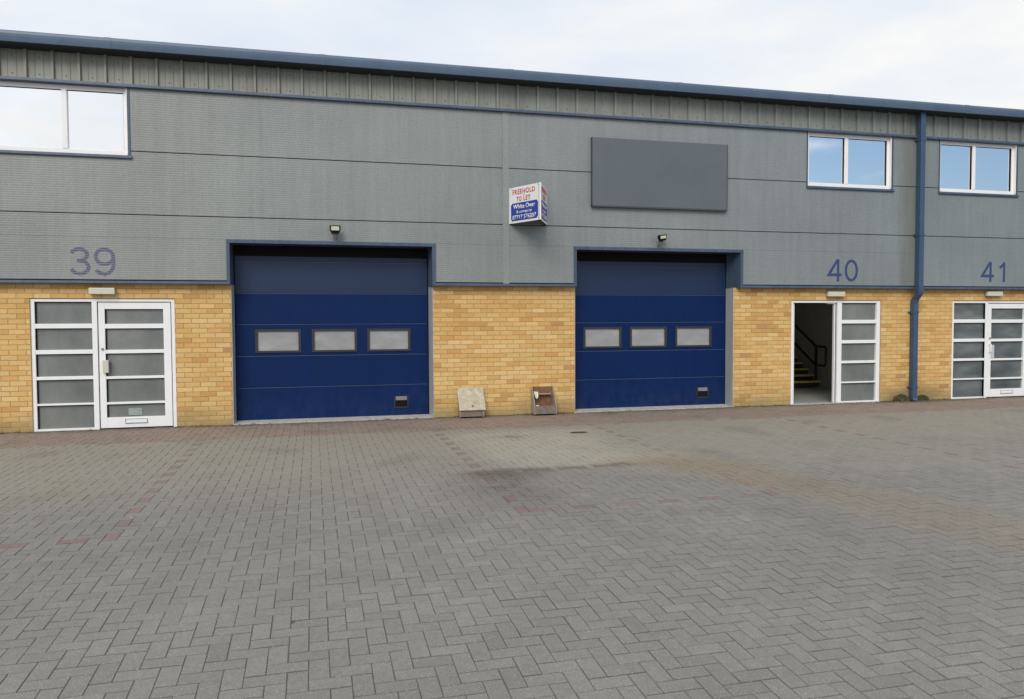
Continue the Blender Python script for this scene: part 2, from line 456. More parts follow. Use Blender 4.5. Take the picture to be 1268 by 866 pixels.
# ---- profiled eaves sheet
mb = MB(); P = .3465; ph = 12.349 % P
prof = []
x = XL - (XL - ph) % P
base = YC + .052
pts = []
while x < XR + P:
    pts += [(x - .030, base), (x - .017, base - .042), (x + .017, base - .042), (x + .030, base)]
    for q in (.115, .23): pts += [(x + q - .006, base), (x + q, base + .004), (x + q + .006, base)]
    x += P
k = len(mb.v); mb.v += [(a, b, 5.09) for a, b in pts] + [(a, b, 5.64) for a, b in pts]
n = len(pts)
for i in range(n - 1): mb.f.append((k + i, k + i + 1, k + n + i + 1, k + n + i)); mb.mi.append(0)
x = ph + math.ceil((XL - ph) / P) * P
while x < XR:
    for zz in (5.165, 5.40):
        cx = x + .172
        n0 = len(mb.v); mb.v += [(cx + .009 * math.cos(t * math.pi / 3), base - .006, zz + .009 * math.sin(t * math.pi / 3)) for t in range(6)]
        mb.v += [(a, base, c) for a, b, c in mb.v[n0:n0 + 6]]
        mb.f.append(tuple(range(n0, n0 + 6))); mb.mi.append(1)
        for t in range(6): mb.f.append((n0 + t, n0 + 6 + t, n0 + 6 + (t + 1) % 6, n0 + (t + 1) % 6)); mb.mi.append(1)
    x += P
mb.build('eaves_cladding', [M['eaves'], M['board_edge']], bld, fix=False)
# ---- gutter with bullnose front, soffit, roof
gutter = MB()
pr = [(-.06, 5.512), (-.335, 5.512), (-.340, 5.514), (-.347, 5.55), (-.352, 5.585), (-.354, 5.62), (-.348, 5.65), (-.335, 5.666), (-.315, 5.66), (-.06, 5.66)]
gutter.sweep(pr, XL, XR); go = gutter.build('gutter', M['gutter'], bld)
jb = []
for gx in [-8.7, -5.7, -2.80, .18, 3.15, 6.15, 9.15, 12.15, 15.15, 18.15]:
    j_ = MB(); pj = [(a - .004 if a < -.2 else a, b + (-.003 if b < 5.515 else .003 if b > 5.65 else 0)) for a, b in pr]
    j_.sweep(pj, gx - .05, gx + .05); j_.build('gutter_joint', M['gutter'], go)
mb = MB(); mb.box(XL, XR, -.058, .13, 5.50, 5.66); mb.box(XL, XR, -.330, -.0585, 5.504, 5.508)  # the thin near-black board stands for the shade under the gutter
mb.build('soffit_and_shade', M['soffit_and_shade'], bld)
mb = MB(); mb.quad((XL, -.30, 5.672), (XR, -.30, 5.672), (XR, 12, 6.55), (XL, 12, 6.55)); mb.quad((XL, 24, 5.672), (XR, 24, 5.672), (XR, 12, 6.55), (XL, 12, 6.55))
mb.build('roof', M['roof'], bld, fix=False)
mb = MB()
mb.box(XL, XL + .05, .14, 24, 0, 5.66); mb.box(XR - .05, XR, .14, 24, 0, 5.66); mb.box(XL, XR, 23.9, 24, 0, 5.66)
mb.build('end_wall', M['clad'], bld)

# ---- rainwater pipe: square, swan-necked back to the brickwork
pp = MB()
def sqtube(mb, pts, w, d):
    """pts: centre points (x,y,z); rectangular section w (x) by d (y)"""
    n0 = len(mb.v)
    for (x, y, z) in pts: mb.v += [(x - w / 2, y - d / 2, z), (x + w / 2, y - d / 2, z), (x + w / 2, y + d / 2, z), (x - w / 2, y + d / 2, z)]
    for i in range(len(pts) - 1):
        for k in range(4):
            k2 = (k + 1) % 4; a = n0 + 4 * i; mb.f.append((a + k, a + k2, a + 4 + k2, a + 4 + k)); mb.mi.append(0)
    mb.f.append((n0 + 3, n0 + 2, n0 + 1, n0)); e = n0 + 4 * (len(pts) - 1); mb.f.append((e, e + 1, e + 2, e + 3)); mb.mi += [0, 0]
    return mb
sqtube(pp, [(PX, -.185, 5.52), (PX, -.185, 2.12), (PX, -.175, 2.06), (PX + .005, -.075, 1.96), (PX + .005, -.065, 1.90), (PX + .005, -.065, .07), (PX + .005, -.09, .02)], .105, .095)
pipe = pp.build('downpipe', M['pipe'], bld)
for z, y in ((5.0, -.185), (3.2, -.185), (1.72, -.065), (.27, -.065)):
    b_ = MB(); b_.box(PX - .062, PX + .067, y - .054, y + .056, z - .022, z + .022); b_.box(PX - .095, PX + .10, y + .045, y + .058, z - .015, z + .015)
    b_.build('pipe_bracket', M['pipe'], pipe)

# ---- garage doors
def garage_door(xa, xb, wins, hand, label, jl, jr):
    d = empty('garage_door', (0, 0, 0), bld); d['label'] = label
    zs = [.012, .545, 1.05, 1.556, 2.047, 2.555, 2.85]
    for i in range(6):
        z0, z1 = zs[i], zs[i + 1]; pm = MB()
        tilt = .0
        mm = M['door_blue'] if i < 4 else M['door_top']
        a, b = xa + .004, xb - .004
        if i == 2:      # window section, built as a frame round three openings
            cur = a
            hz0, hz1 = wins[0][2], wins[0][3]
            for (w0, w1, _, _) in wins:
                pm.box(cur, w0, YD, YD + .04, z0 + .004, z1 - .004)
                pm.box(w0, w1, YD, YD + .04, z0 + .004, hz0); pm.box(w0, w1, YD, YD + .04, hz1, z1 - .004); cur = w1
            pm.box(cur, b, YD, YD + .04, z0 + .004, z1 - .004)
            pm.build('door_panel', mm, d)
        else:
            pm.box(a, b, YD, YD + .04, z0 + .004, z1 - .004)
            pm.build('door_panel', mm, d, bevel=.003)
    sl = MB()
    for z in zs[1:-1]: sl.box(xa + .03, xb - .03, YD - .0025, YD + .02, z - .0075, z - .001)
    sl.build('panel_seam', M['seam'], d)
    rb = MB(); rb.box(xa, xb, YD - .004, YD + .045, .0, .022); rb.build('bottom_seal', M['black'], d)
    for (w0, w1, z0, z1) in wins:
        f = MB(); t = .032
        for a_, b_, c_, e_ in ((w0, w1, z1 - t, z1), (w0, w1, z0, z0 + t), (w0, w0 + t, z0 + t, z1 - t), (w1 - t, w1, z0 + t, z1 - t)):
            f.box(a_ - (.008 if a_ == w0 else 0), b_ + (.008 if b_ == w1 else 0), YD - .016, YD + .03, c_, e_)
        f.build('window_frame', M['wframe'], d)
        g = MB(); g.box(w0 + t - .004, w1 - t + .004, YD + .008, YD + .014, z0 + t - .004, z1 - t + .004); g.build('window_pane', M['acrylic'], d)
    hx0, hx1, hz0, hz1 = hand
    h = MB(); h.box(hx0, hx1, YD - .012, YD + .01, hz1 - .075, hz1, 0); h.box(hx0, hx0 + .025, YD - .012, YD + .01, hz0, hz1 - .075, 0)
    h.box(hx1 - .025, hx1, YD - .012, YD + .01, hz0, hz1 - .075, 0); h.box(hx0, hx1, YD - .012, YD + .01, hz0 - .02, hz0 + .008, 0)
    h.box(hx0 + .02, hx1 - .02, YD - .0145, YD + .01, hz0 + .005, hz1 - .073, 1); h.box(hx0 + .03, hx1 - .03, YD - .018, YD - .01, hz1 - .066, hz1 - .004, 2)
    h.build('lift_handle', [M['wframe'], M['black'], M['greyplastic']], d)
    # jambs, rubber side strips, and a black top strip as lintel shade
    for (b0, b1, yb0) in jl:
        jm = MB(); jm.sweep([(b0, .003), (b1, YD + .01), (b1 - .09, YD + .01), (b0 - .09, .012)], 0, 2.167, axis='z'); jm.build('door_jamb', M['jamb'], d)
    for (b0, b1, yb0) in jr:
        jm = MB(); jm.sweep([(b0, .003), (b1, YD + .01), (b1 + .09, YD + .01), (b0 + .09, .012)], 0, 2.167, axis='z'); jm.build('door_jamb', M['jamb'], d)
    for q0, q1, q2, q3 in ((xa - .03, xa + .014, 0., 2.79), (xb - .014, xb + .03, 0., 2.79), (xa + .015, xb - .015, 2.635, 2.80)):
        st = MB(); st.box(q0, q1, YD - .007, YD + .03, q2, q3); st.build('edge_seal_and_shade', M['black'], d)
    th = MB(); th.sweep([(-.004, -.02), (-.004, .006), (.02, .012), (YD - .002, .03), (YD + .5, .03), (YD + .5, -.02)], xa - .02, xb + .03)
    th.build('threshold', M['conc'], bld)
    return d
M['seam'] = paint('panel_seam_edge', (.07, .10, .20), .5)
M['wframe'] = paint('door_window_frame', (.028, .028, .034), .45)
garage_door(-1.199, 1.863, [(-.892, -.205, 1.10, 1.475), (-.020, .680, 1.10, 1.475), (.860, 1.556, 1.10, 1.475)], (1.281, 1.52, .17, .35),
            'blue sectional garage door nearer the number 39', [(-1.2165, -1.199, 0)], [(1.9000, 1.866, 0)])
garage_door(4.363, 7.398, [(4.612, 5.320, 1.10, 1.475), (5.491, 6.198, 1.10, 1.475), (6.378, 7.096, 1.10, 1.475)], (6.808, 7.048, .175, .353),
            'blue sectional garage door beside the open white doorway', [(4.3645, 4.366, 0)], [(7.3935, 7.392, 0)])

# ---- white entrance doors
rowsF = [(1.580, 1.901), (1.195, 1.512), (.803, 1.134), (.404, .755), (.030, .377)]
rowsL = [(1.574, 1.795), (1.186, 1.506), (.790, 1.132), (.402, .751), (.172, .369)]
YF = .03
def framed(mb, x0, x1, z0, z1, rows, gx0, gx1, y0, y1):
    mb.box(x0, gx0, y0, y1, z0, z1); mb.box(gx1, x1, y0, y1, z0, z1)
    edges = [z1] + [v for r in rows for v in (r[1], r[0])] + [z0]
    for i in range(0, len(edges), 2): mb.box(gx0, gx1, y0 + .001, y1, edges[i + 1], edges[i])
def entrance(root, o39, fixed, leaf, outer, mull, glassmat, is_open):
    x0, x1 = outer
    f = MB()
    f.box(x0, x1, YF - .012, YF + .07, 1.905, 1.945); f.box(x0, x0 + .05, YF - .012, YF + .07, 0.0, 1.905); f.box(x1 - .05, x1, YF - .012, YF + .07, 0.0, 1.905)
    f.box(mull[0], mull[1], YF - .012, YF + .07, 0.0, 1.905)
    fx = (x0 + .05, mull[0]) if fixed[0] < mull[0] else (mull[1], x1 - .05)
    framed(f, fx[0], fx[1], .0, 1.905, rowsF, fixed[0], fixed[1], YF - .008, YF + .06)
    f.build('door_frame', M['white'], root, bevel=.0025)
    g = MB(); g.box(fixed[0] - .005, fixed[1] + .005, YF + .035, YF + .045, .01, 1.903); g.build('sidelight_glazing', glassmat, root)
    k = MB()   # black glazing gasket round every pane: thin dark line
    for z0, z1 in rowsF:
        for a, b, c, d in ((fixed[0], fixed[1], z1 - .010, z1), (fixed[0], fixed[0] + .014, z0, z1)): k.box(a, b, YF + .012, YF + .034, c, d)
    if not is_open:
        lf = MB(); framed(lf, leaf[0], leaf[1], .015, 1.893, rowsL, leaf[2], leaf[3], YF + .004, YF + .055)
        lo = lf.build('door_leaf', M['white'], root, bevel=.003)
        g = MB(); g.box(leaf[2] - .005, leaf[3] + .005, YF + .040, YF + .048, .16, 1.80); g.build('door_glazing', glassmat, root)
        for z0, z1 in rowsL:
            for a, b, c, d in ((leaf[2], leaf[3], z1 - .010, z1), (leaf[2], leaf[2] + .014, z0, z1)): k.box(a, b, YF + .016, YF + .039, c, d)
        gap = MB(); gap.box(leaf[0] - .012, leaf[0], YF + .02, YF + .05, 0.0, 1.9); gap.box(leaf[1], leaf[1] + .012, YF + .02, YF + .05, 0., 1.9); gap.box(leaf[0], leaf[1], YF + .02, YF + .05, 1.893, 1.905)
        gap.build('door_gap_seal', M['black'], root)
        lb = MB(); cx = (leaf[2] + leaf[3]) / 2; lb.box(cx - .155, cx + .155, YF - .006, YF + .004, .078, .148)
        for a, b, c, d in ((-.155, .155, .140, .148), (-.155, .155, .078, .086), (-.155, -.147, .086, .14), (.147, .155, .086, .14)): lb.box(cx + a, cx + b, YF - .009, YF - .006, c, d, 1)
        lb.build('letterbox', [M['white'], M['greyplastic']], root)
        if o39:
            hb = MB(); hb.box(leaf[0] + .055, leaf[0] + .135, YF - .045, YF + .004, .845, 1.035)
            hb.build('lock_box', M['lockbox'], root, bevel=.006)
        else:
            hb = MB(); hb.tube([(leaf[0] + .045, YF + .004, .93), (leaf[0] + .045, YF - .04, .93), (leaf[0] + .05, YF - .045, 1.07), (leaf[0] + .045, YF + .004, 1.08)], .011, 8)
            hb.build('door_handle', M['white'], root)
        cy = MB(); cy.tube([(leaf[0] + .05, YF + .006, 1.20), (leaf[0] + .05, YF - .012, 1.20)], .018, 12); cy.build('door_lock', M['greyplastic'], root)
    k.build('glazing_seal', M['black'], root)
M['lockbox'] = paint('lock_box_cream', (.60, .57, .50), .5)
e39 = empty('entrance_door', (0, 0, 0), bld); e39['label'] = 'white glazed entrance door and sidelight under the number 39'
entrance(e39, True, (-3.937, -3.180), (-3.098, -2.100, -3.010, -2.203), D39, (-3.180, -3.110), M['frost'], False)
st = MB(); st.box(-2.72, -2.53, YF + .030, YF + .0395, .195, .30); st.build('sticker', paint('pale_sticker', (.34, .40, .38), .4, var=.5, scale=60), e39)
e41 = empty('entrance_door', (0, 0, 0), bld); e41['label'] = 'white glazed entrance door and sidelight under the number 41'
O = 16.2
entrance(e41, False, (-3.937 + O, -3.180 + O), (-3.098 + O, -2.100 + O, -3.010 + O, -2.203 + O), D41, (-3.180 + O, -3.110 + O), M['doorglass41'], False)
st = MB(); st.box(-3.0 + O, -2.90 + O, YF + .030, YF + .0395, .80, 1.06); st.build('notice', paint('pale_notice', (.58, .58, .68), .5), e41)
e40 = empty('entrance_door', (0, 0, 0), bld); e40['label'] = 'white entrance with its door standing open beside a frosted sidelight'
entrance(e40, False, (9.697, 10.470), None, (8.60, 10.55), (9.600, 9.697), M['frost'], True)
st = MB(); st.box(8.650, 8.664, YF + .02, YF + .06, 0, 1.905, 1); st.box(8.664, 8.700, YF + .03, YF + .08, 0.01, 1.895, 0)
st.box(9.556, 9.578, YF + .02, YF + .07, 0.0, 1.905, 0); st.box(9.578, 9.600, YF + .03, YF + .06, 0, 1.905, 1)
st.build('door_stop', [M['white'], M['black']], e40)
lf = MB(); Y0 = YF + .09     # the leaf swung fully inwards, hinged at the left
lf.box(8.664, 8.704, Y0, Y0 + .10, .015, 1.893); lf.box(8.664, 8.704, Y0 + .80, Y0 + .90, .015, 1.893)
ed = [1.893] + [v for r in rowsL for v in (r[1], r[0])] + [.015]
for i in range(0, len(ed), 2): lf.box(8.665, 8.703, Y0 + .10, Y0 + .80, ed[i + 1], ed[i])
lf.build('door_leaf', M['white'], e40)
g = MB(); g.box(8.68, 8.688, Y0 + .09, Y0 + .81, .16, 1.80); g.build('door_glazing', M['frost'], e40)
cl = MB(); cl.box(9.40, 9.556, YF + .02, YF + .07, 1.885, 1.905); cl.build('door_catch', M['white'], e40)
sill = MB()
sill.box(8.60, 10.55, -.02, .14, -.02, .012); sill.build('threshold', M['conc'], bld)

# ---- stairwell behind the open door
hall = empty('stairwell', (0, 0, 0), bld)
mb = MB()
mb.box(8.30, 8.40, .14, 8, 0, 2.9); mb.box(11.78, 11.88, .14, 8, 0, 2.9); mb.box(8.40, 11.78, 5.3, 5.4, 0, 2.9); mb.box(8.40, 11.78, .14, 7.9, 2.62, 2.72)
mb.box(8.40, 8.59, .112, .14, 0, 2.62); mb.box(10.56, 11.78, .112, .14, 0, 2.62); mb.box(8.59, 10.56, .112, .14, 1.955, 2.62)
mb.build('interior_wall', M['plaster'], hall)
mb = MB(); mb.box(8.31, 11.88, .10, 8, -.05, .004); mb.build('interior_floor', M['intfloor'], hall)
for k in range(9):
    z = .165 + .131 * k; y = 3.0 + .222 * k
    s = MB(); s.box(9.9, 11.40, y, y + .30, z - .131, z - .042, 1); s.box(9.9, 11.405, y - .02, y + .09, z - .042, z, 0); s.box(9.9, 11.40, y + .09, y + .262, z - .032, z - .001, 1)
    s.build('step', [M['nosing'], M['stair']], hall)
hr = MB(); xr = 11.38
sl = .131 / .222
def ry(y, z0): return (xr, y, z0 + (y - 3.12) * sl if y > 3.12 else z0)
hr.tube([ry(7, .96), ry(3.12, .96), (xr, 2.80, .955), (xr, 2.76, .93), (xr, 2.76, .55), (xr, 2.80, .52), ry(3.12, .52), ry(7, .52)], .026, 8)
hr.tube([(xr, 3.12, .13), (xr, 3.12, .96)], .028, 8)
hr.build('handrail', M['rail'], hall)

# ---- upper windows
def window(w, trimx, glz, mull, label, zt=5.036):
    root = empty('window', (0, 0, 0), bld); root['label'] = label
    x0, x1 = w; z0 = WZ0; y0 = YC + .045; fw = .048
    f = MB()
    f.box(x0, x1, y0, y0 + .06, z0 + .012, z0 + .075); f.box(x0, x1, y0, y0 + .06, zt - .065, zt)
    f.box(x0, x0 + fw, y0, y0 + .06, z0 + .075, zt - .065); f.box(x1 - fw, x1, y0, y0 + .06, z0 + .075, zt - .065)
    f.box(mull - .036, mull + .036, y0 - .006, y0 + .06, z0 + .075, zt - .065)
    f.build('window_frame', M['upvc'], root, bevel=.004)
    g = MB(); g.box(x0 + fw - .004, x1 - fw + .004, y0 + .036, y0 + .044, z0 + .07, zt - .06); g.build('window_pane', M['skyglass'], root)
    gk = MB()
    for a, b in ((x0 + fw, mull - .036), (mull + .036, x1 - fw)):
        gk.box(b - .005, b, y0 + .016, y0 + .035, z0 + .075, zt - .065); gk.box(a, b - .01, y0 + .016, y0 + .035, zt - .069, zt - .065)
    gk.build('glazing_seal', M['black'], root)
    for q0, q1 in ((x1 - .001, x1 + .012), (x0 - .012, x0 + .001)):
        rv = MB(); rv.box(q0, q1, YC - .006, y0 + .05, z0 + .01, zt); rv.build('window_reveal', M['upvc'], root)
    t = MB()
    t.box(x0 - .030, x0 - .0125, YC - .014, YC + .05, z0 - .0, zt); t.box(x1 + .0125, x1 + .045, YC - .014, YC + .05, z0, zt)
    t.sweep([(YC + .05, z0 - .045), (YC - .03, z0 - .045), (YC - .034, z0 - .038), (YC - .03, z0 - .004), (YC + .045, z0 + .012), (YC + .05, z0 + .012)], x0 - .034, x1 + .065)
    t.build('window_trim', M['trim'], root)
window((-4.42, -2.622), None, None, -3.455, 'upper window reflecting white cloud, left of the terrace')
window((8.85, 10.640), None, None, 9.695, 'upper window reflecting cloud and blue sky, left of the downpipe')
window((11.765, 13.565), None, None, 12.60, 'upper window reflecting clear blue sky, right of the downpipe')

# ------------------------------------------------------------------ things fixed to the wall
def bulkhead(x0, x1, z0, z1, label):
    r = empty('wall_light', ((x0 + x1) / 2, 0, z0)); tag(r, label, 'wall light', 'oblong lights above the entrance doors')
    a = MB(); a.box(x0 + .006, x1 - .006, -.018, -.001, z0 + .005, z1 - .005); a.build('light_base', M['greyplastic'], r)
    b_ = MB(); b_.box(x0, x1, -.085, -.018, z0, z1); b_.build('light_diffuser', M['lightbox'], r, bevel=.012, smooth=False)
    return r
bulkhead(-3.192, -2.841, 2.012, 2.108, 'oblong cream light on brick above the closed door numbered 39')
bulkhead(9.323, 9.690, 2.020, 2.112, 'oblong cream light on brick above the open doorway numbered 40')
bulkhead(12.967, 13.34, 2.040, 2.132, 'oblong cream light on brick above the door numbered 41')

def floodlight(x, z, yaw, pitch, label, w=.165, h=.125, rl=0.):
    r = empty('floodlight', (x, YC, z)); tag(r, label, 'floodlight', 'small floodlights above the garage doors')
    base = MB(); base.tube([(x, YC, z), (x, YC - .03, z)], .034, 14); base.tube([(x, YC - .03, z), (x + .008, YC - .10, z - .006), (x, YC - .13, z + .05)], .012, 8)
    base.build('bracket', M['greyplastic'], r, fix=True)
    C = Vector((x, YC - .13, z + .115)); rot = Matrix.Rotation(yaw, 3, 'Z') @ Matrix.Rotation(pitch, 3, 'X') @ Matrix.Rotation(rl, 3, 'Y')
    def tr(mb):
        mb.v = [tuple(C + rot @ Vector(v)) for v in mb.v]; return mb
    hm = MB()   # tapered housing: wide at top, narrowing below
    fr = [(-w / 2, h / 2), (w / 2, h / 2), (w / 2, -.01), (w / 2 - .028, -h / 2), (-w / 2 + .028, -h / 2), (-w / 2, -.01)]
    n0 = 0
    for s_, y in ((1, -.035), (.95, -.045), (.99, .0), (.6, .05)):
        hm.v += [(a * s_, y, b * s_) for a, b in fr]
    hm.v = hm.v[:0] + [(a, -.04, b) for a, b in fr] + [(a, .0, b) for a, b in fr] + [(a * .6, .05, b * .6) for a, b in fr]
    for q in range(2):
        for i in range(6):
            j2 = (i + 1) % 6; hm.f.append((q * 6 + i, q * 6 + j2, q * 6 + 6 + j2, q * 6 + 6 + i)); hm.mi.append(0)
    hm.f += [(5, 4, 3, 2, 1, 0), (12, 13, 14, 15, 16, 17)]; hm.mi += [0, 0]
    tr(hm).build('housing', M['black'], r)
    lm = MB(); lm.box(-w / 2 + .022, w / 2 - .022, -.046, -.041, -.012, h / 2 - .014); tr(lm).build('lens', M['lens'], r)
    ym = MB(); ym.tube([(-w / 2 + .03, .01, -.03), (-w / 2 + .035, .02, -h / 2 - .012), (w / 2 - .035, .02, -h / 2 - .012), (w / 2 - .03, .01, -.03)], .006, 6)
    tr(ym).build('yoke', M['black'], r)
floodlight(.346, 2.912, R(0), R(8), 'small black floodlight with cream glass above the garage door beside number 39')
floodlight(5.869, 2.905, R(18), R(6), 'small black floodlight turned to one side, below the blank grey board', w=.17, h=.10, rl=R(-9))

# blank fascia board
r = empty('blank_sign', (5.9, YC, 3.55)); tag(r, 'blank dark grey sign board on the cladding above the right garage door', 'sign board')
m_ = MB(); m_.box(4.625, 7.158, -.165, YC - .003, 3.552, 4.698); m_.build('board', M['board'], r, bevel=.004)
m_ = MB()
m_.box(4.612, 4.6245, -.168, YC - .002, 3.54, 4.70); m_.box(4.612, 7.168, -.168, YC - .002, 3.528, 3.5515)
m_.box(7.1585, 7.168, -.168, YC - .002, 3.5515, 4.70); m_.build('board_trim', M['board_edge'], r)

# agent's V board
r = empty('agent_sign', (3.5, YC, 3.2)); tag(r, 'white and blue V shaped TO LET board jutting out from the cladding', 'sign')
A = Vector((3.172, YC, 0)); B = Vector((3.838, YC, 0)); T = Vector((3.515, -.80, 0)); zb, zt = 3.200, 3.785
def vboard(P0, P1, label):
    d = (P1 - P0); Lh = d.length; u = d.normalized(); n_ = Vector((u.y, -u.x, 0))
    if n_.dot(Vector((0, -12, 0)) - P0) < 0: n_ = -n_
    mb = MB()
    c = [P0, P1, P1 - n_ * .012, P0 - n_ * .012]
    mb.v = [(p.x, p.y, zb) for p in c] + [(p.x, p.y, zt) for p in c]
    mb.f = [(0, 3, 2, 1), (4, 5, 6, 7), (0, 1, 5, 4), (1, 2, 6, 5), (2, 3, 7, 6), (3, 0, 4, 7)]; mb.mi = [0] * 6
    bd = mb.build('sign_panel', M['signwhite'], r)
    left = P0 if (P0 - Vector((0, -12.65, 0))).normalized().x < (P1 - Vector((0, -12.65, 0))).normalized().x else P1
    uu = u if left is P0 else -u
    F = (Vector((left.x, left.y, zb)) + n_ * .0015, uu, Vector((0, 0, 1)), n_)
    W = Lh
    pb = MB(); x0, x1, z0, z1, k = .055 * W / .776, W - .06 * W / .776, .035, .325, .035
    oct_ = [(x0 + k, z0), (x1 - k, z0), (x1, z0 + k), (x1, z1 - k), (x1 - k, z1), (x0 + k, z1), (x0, z1 - k), (x0, z0 + k)]
    pt = [F[0] + F[1] * a + F[2] * b_ for a, b_ in oct_]
    pb.v = [tuple(p) for p in pt] + [tuple(p + n_ * .0012) for p in pt]
    pb.f = [tuple(range(8)), tuple(range(8, 16))] + [(i, (i + 1) % 8, 8 + (i + 1) % 8, 8 + i) for i in range(8)]; pb.mi = [0] * 10
    pb.build('blue_panel', M['signblue'], bd)
    F2 = (F[0] + n_ * .0015, F[1], F[2], n_)
    lettering('lettering', 'FREEHOLD', (.10, W - .13, .465, .545), F2, M['signred'], bd, .012, 1.15)
    lettering('lettering', '-', (.37, .40, .440, .447), F2, M['signred'], bd, .02)
    a_, b_ = .20, W - .24; c_ = a_ + (b_ - a_) * .37; d_ = a_ + (b_ - a_) * .50
    lettering('lettering', 'TO', (a_, c_, .350, .425), F2, M['signred'], bd, .012, 1.1)
    lettering('lettering', 'LET', (d_, b_, .350, .425), F2, M['signred'], bd, .012, 1.1)
    lettering('lettering', 'White Over', (.115, W - .13, .225, .300), F2, M['signwhite'], bd, .025)
    lettering('lettering', '& company', (.19, W - .21, .140, .200), F2, M['signwhite'], bd, .015)
    lettering('lettering', '07717 576207', (.095, W - .11, .055, .125), F2, M['signwhite'], bd, .02)
    return bd
vboard(A, T, ''); vboard(B, T, '')
m_ = MB(); m_.quad((A.x + .02, YC - .002, zb + .06), (T.x, T.y + .06, zb + .06), (B.x - .02, YC - .002, zb + .06))  # near-black sheet across the V stands for the shade on its underside
for q, (px_, py_, dx_, dy_) in enumerate(((A.x + .04, A.y - .07, -.001, 0), (T.x - .03, T.y + .01, 0, 0))):
    for zz in (zb + .03, zt - .03):
        n0 = len(m_.v); m_.v += [(px_ + .008 * math.cos(t * 1.0472) - .006, py_ - .006, zz + .008 * math.sin(t * 1.0472)) for t in range(6)]; m_.f.append(tuple(range(n0, n0 + 6))); m_.mi.append(0)
m_.box(3.20, 3.24, YC - .03, YC - .002, zb + .0, zt - .02); m_.box(3.77, 3.81, YC - .03, YC - .002, zb, zt - .02)
m_.box(3.495, 3.535, T.y + .035, T.y + .075, zb, zt - .02)
m_.build('timber_frame_and_shade', M['backing_shade'], r, fix=False)

# unit numbers
def arc(cx, cz, rx, rz, a0, a1, n=22):
    return [(cx + rx * math.cos(R(a0 + (a1 - a0) * i / n)), cz + rz * math.sin(R(a0 + (a1 - a0) * i / n))) for i in range(n + 1)]
def strokes(ch, W, H, t):
    """centrelines of a plain grotesque numeral, in metres, inside W x H; t = stroke width"""
    h = t / 2; l, r_, b_, tp = h, W - h, h, H - h; mx = W / 2
    if ch == '0': return [(arc(mx, H / 2, mx - h, H / 2 - h, 0, 360, 40), True)]
    if ch == '1': return [([(r_, 0), (r_, H)], False), ([(r_ - .002, tp - h * .3), (r_ - .045, tp - .045), (0, tp - .088)], False)]
    if ch == '4': return [([(W * .70, H - h * .4), (l * 1.1, H * .30), (W, H * .30)], False), ([(W * .74, 0), (W * .74, H)], False)]
    if ch == '3':
        z1 = H * .735; rt_ = tp - z1; z2 = H * .29; rb = z2 - b_
        return [(arc(mx * .97, z1, mx * .92 - h, rt_, 165, -75), False), ([(mx * .75, H * .54)] + arc(mx, z2, mx - h, rb, 88, -165, 26), False)]
    if ch == '9':
        z1 = H * .675; rt_ = tp - z1
        return [(arc(mx, z1, mx - h, rt_, 0, 360, 36), True), ([(r_, z1 + .01), (r_, H * .50)] + arc(mx, H * .42, mx - h, H * .42 - h, 0, -100, 16) + arc(mx, H * .24, mx - h - .004, H * .24 - h, -100, -168, 8), False)]
def digit(ch, box, y, m, parent, t=.051, striped=False):
    x0, x1, z0, z1 = box; bm = bmesh.new(); org = parent.location
    for si, (pts, closed) in enumerate(strokes(ch, x1 - x0, z1 - z0, t)):
        P2 = [Vector(p) for p in pts]; n = len(P2); Lf, Rt = [], []
        if closed: P2 = P2[:-1]; n -= 1
        for i in range(n):
            a_ = P2[(i - 1) % n] if (closed or i > 0) else P2[i]; c_ = P2[(i + 1) % n] if (closed or i < n - 1) else P2[i]
            d1 = (P2[i] - a_); d2 = (c_ - P2[i]); d1 = d1.normalized() if d1.length > 1e-6 else d2.normalized(); d2 = d2.normalized() if d2.length > 1e-6 else d1
            nn = Vector((-(d1 + d2).y, (d1 + d2).x)).normalized(); k = min(2.2, 1 / max(.3, nn.dot(Vector((-d1.y, d1.x)))))
            Lf.append(P2[i] + nn * t / 2 * k); Rt.append(P2[i] - nn * t / 2 * k)
        yy = y - .0004 * si
        mk = lambda p, q: bm.verts.new((x0 + p.x - org.x, q - org.y, z0 + p.y - org.z))
        A_ = [(mk(p, yy), mk(q, yy)) for p, q in zip(Lf, Rt)]; B_ = [(mk(p, yy - .0008), mk(q, yy - .0008)) for p, q in zip(Lf, Rt)]
        for i in range(n if closed else n - 1):
            j_ = (i + 1) % n
            for f in ((B_[i][0], B_[i][1], B_[j_][1], B_[j_][0]), (A_[i][0], A_[j_][0], A_[j_][1], A_[i][1]), (A_[i][0], B_[i][0], B_[j_][0], A_[j_][0]), (A_[i][1], A_[j_][1], B_[j_][1], B_[i][1])): bm.faces.new(f)
    if striped:      # paint worn off along each rib of the cladding
        p_ = .0335; k = 0; z = 2.227
        while z < z1:
            lo, hi = z - p_ * .16 - org.z, z + p_ * .16 - org.z
            for q in (lo, hi): bmesh.ops.bisect_plane(bm, geom=bm.verts[:] + bm.edges[:] + bm.faces[:], plane_co=(0, 0, q), plane_no=(0, 0, 1))
            dl = [f for f in bm.faces if lo < f.calc_center_median().z < hi]
            bmesh.ops.delete(bm, geom=dl, context='FACES'); z += p_
    bmesh.ops.recalc_face_normals(bm, faces=bm.faces)
    me = bpy.data.meshes.new('digit'); bm.to_mesh(me); bm.free(); me.materials.append(m)
    o = bpy.data.objects.new('digit', me); col.objects.link(o); o.parent = parent; return o
def number(txt, boxes, m, y, label, striped=False):
    cx = sum(b[0] + b[1] for b in boxes) / (2 * len(boxes))
    r = empty('unit_number', (cx, YC, boxes[0][2])); tag(r, label, 'number')
    for ch, b_ in zip(txt, boxes): digit(ch, b_, y, m, r, striped=striped)
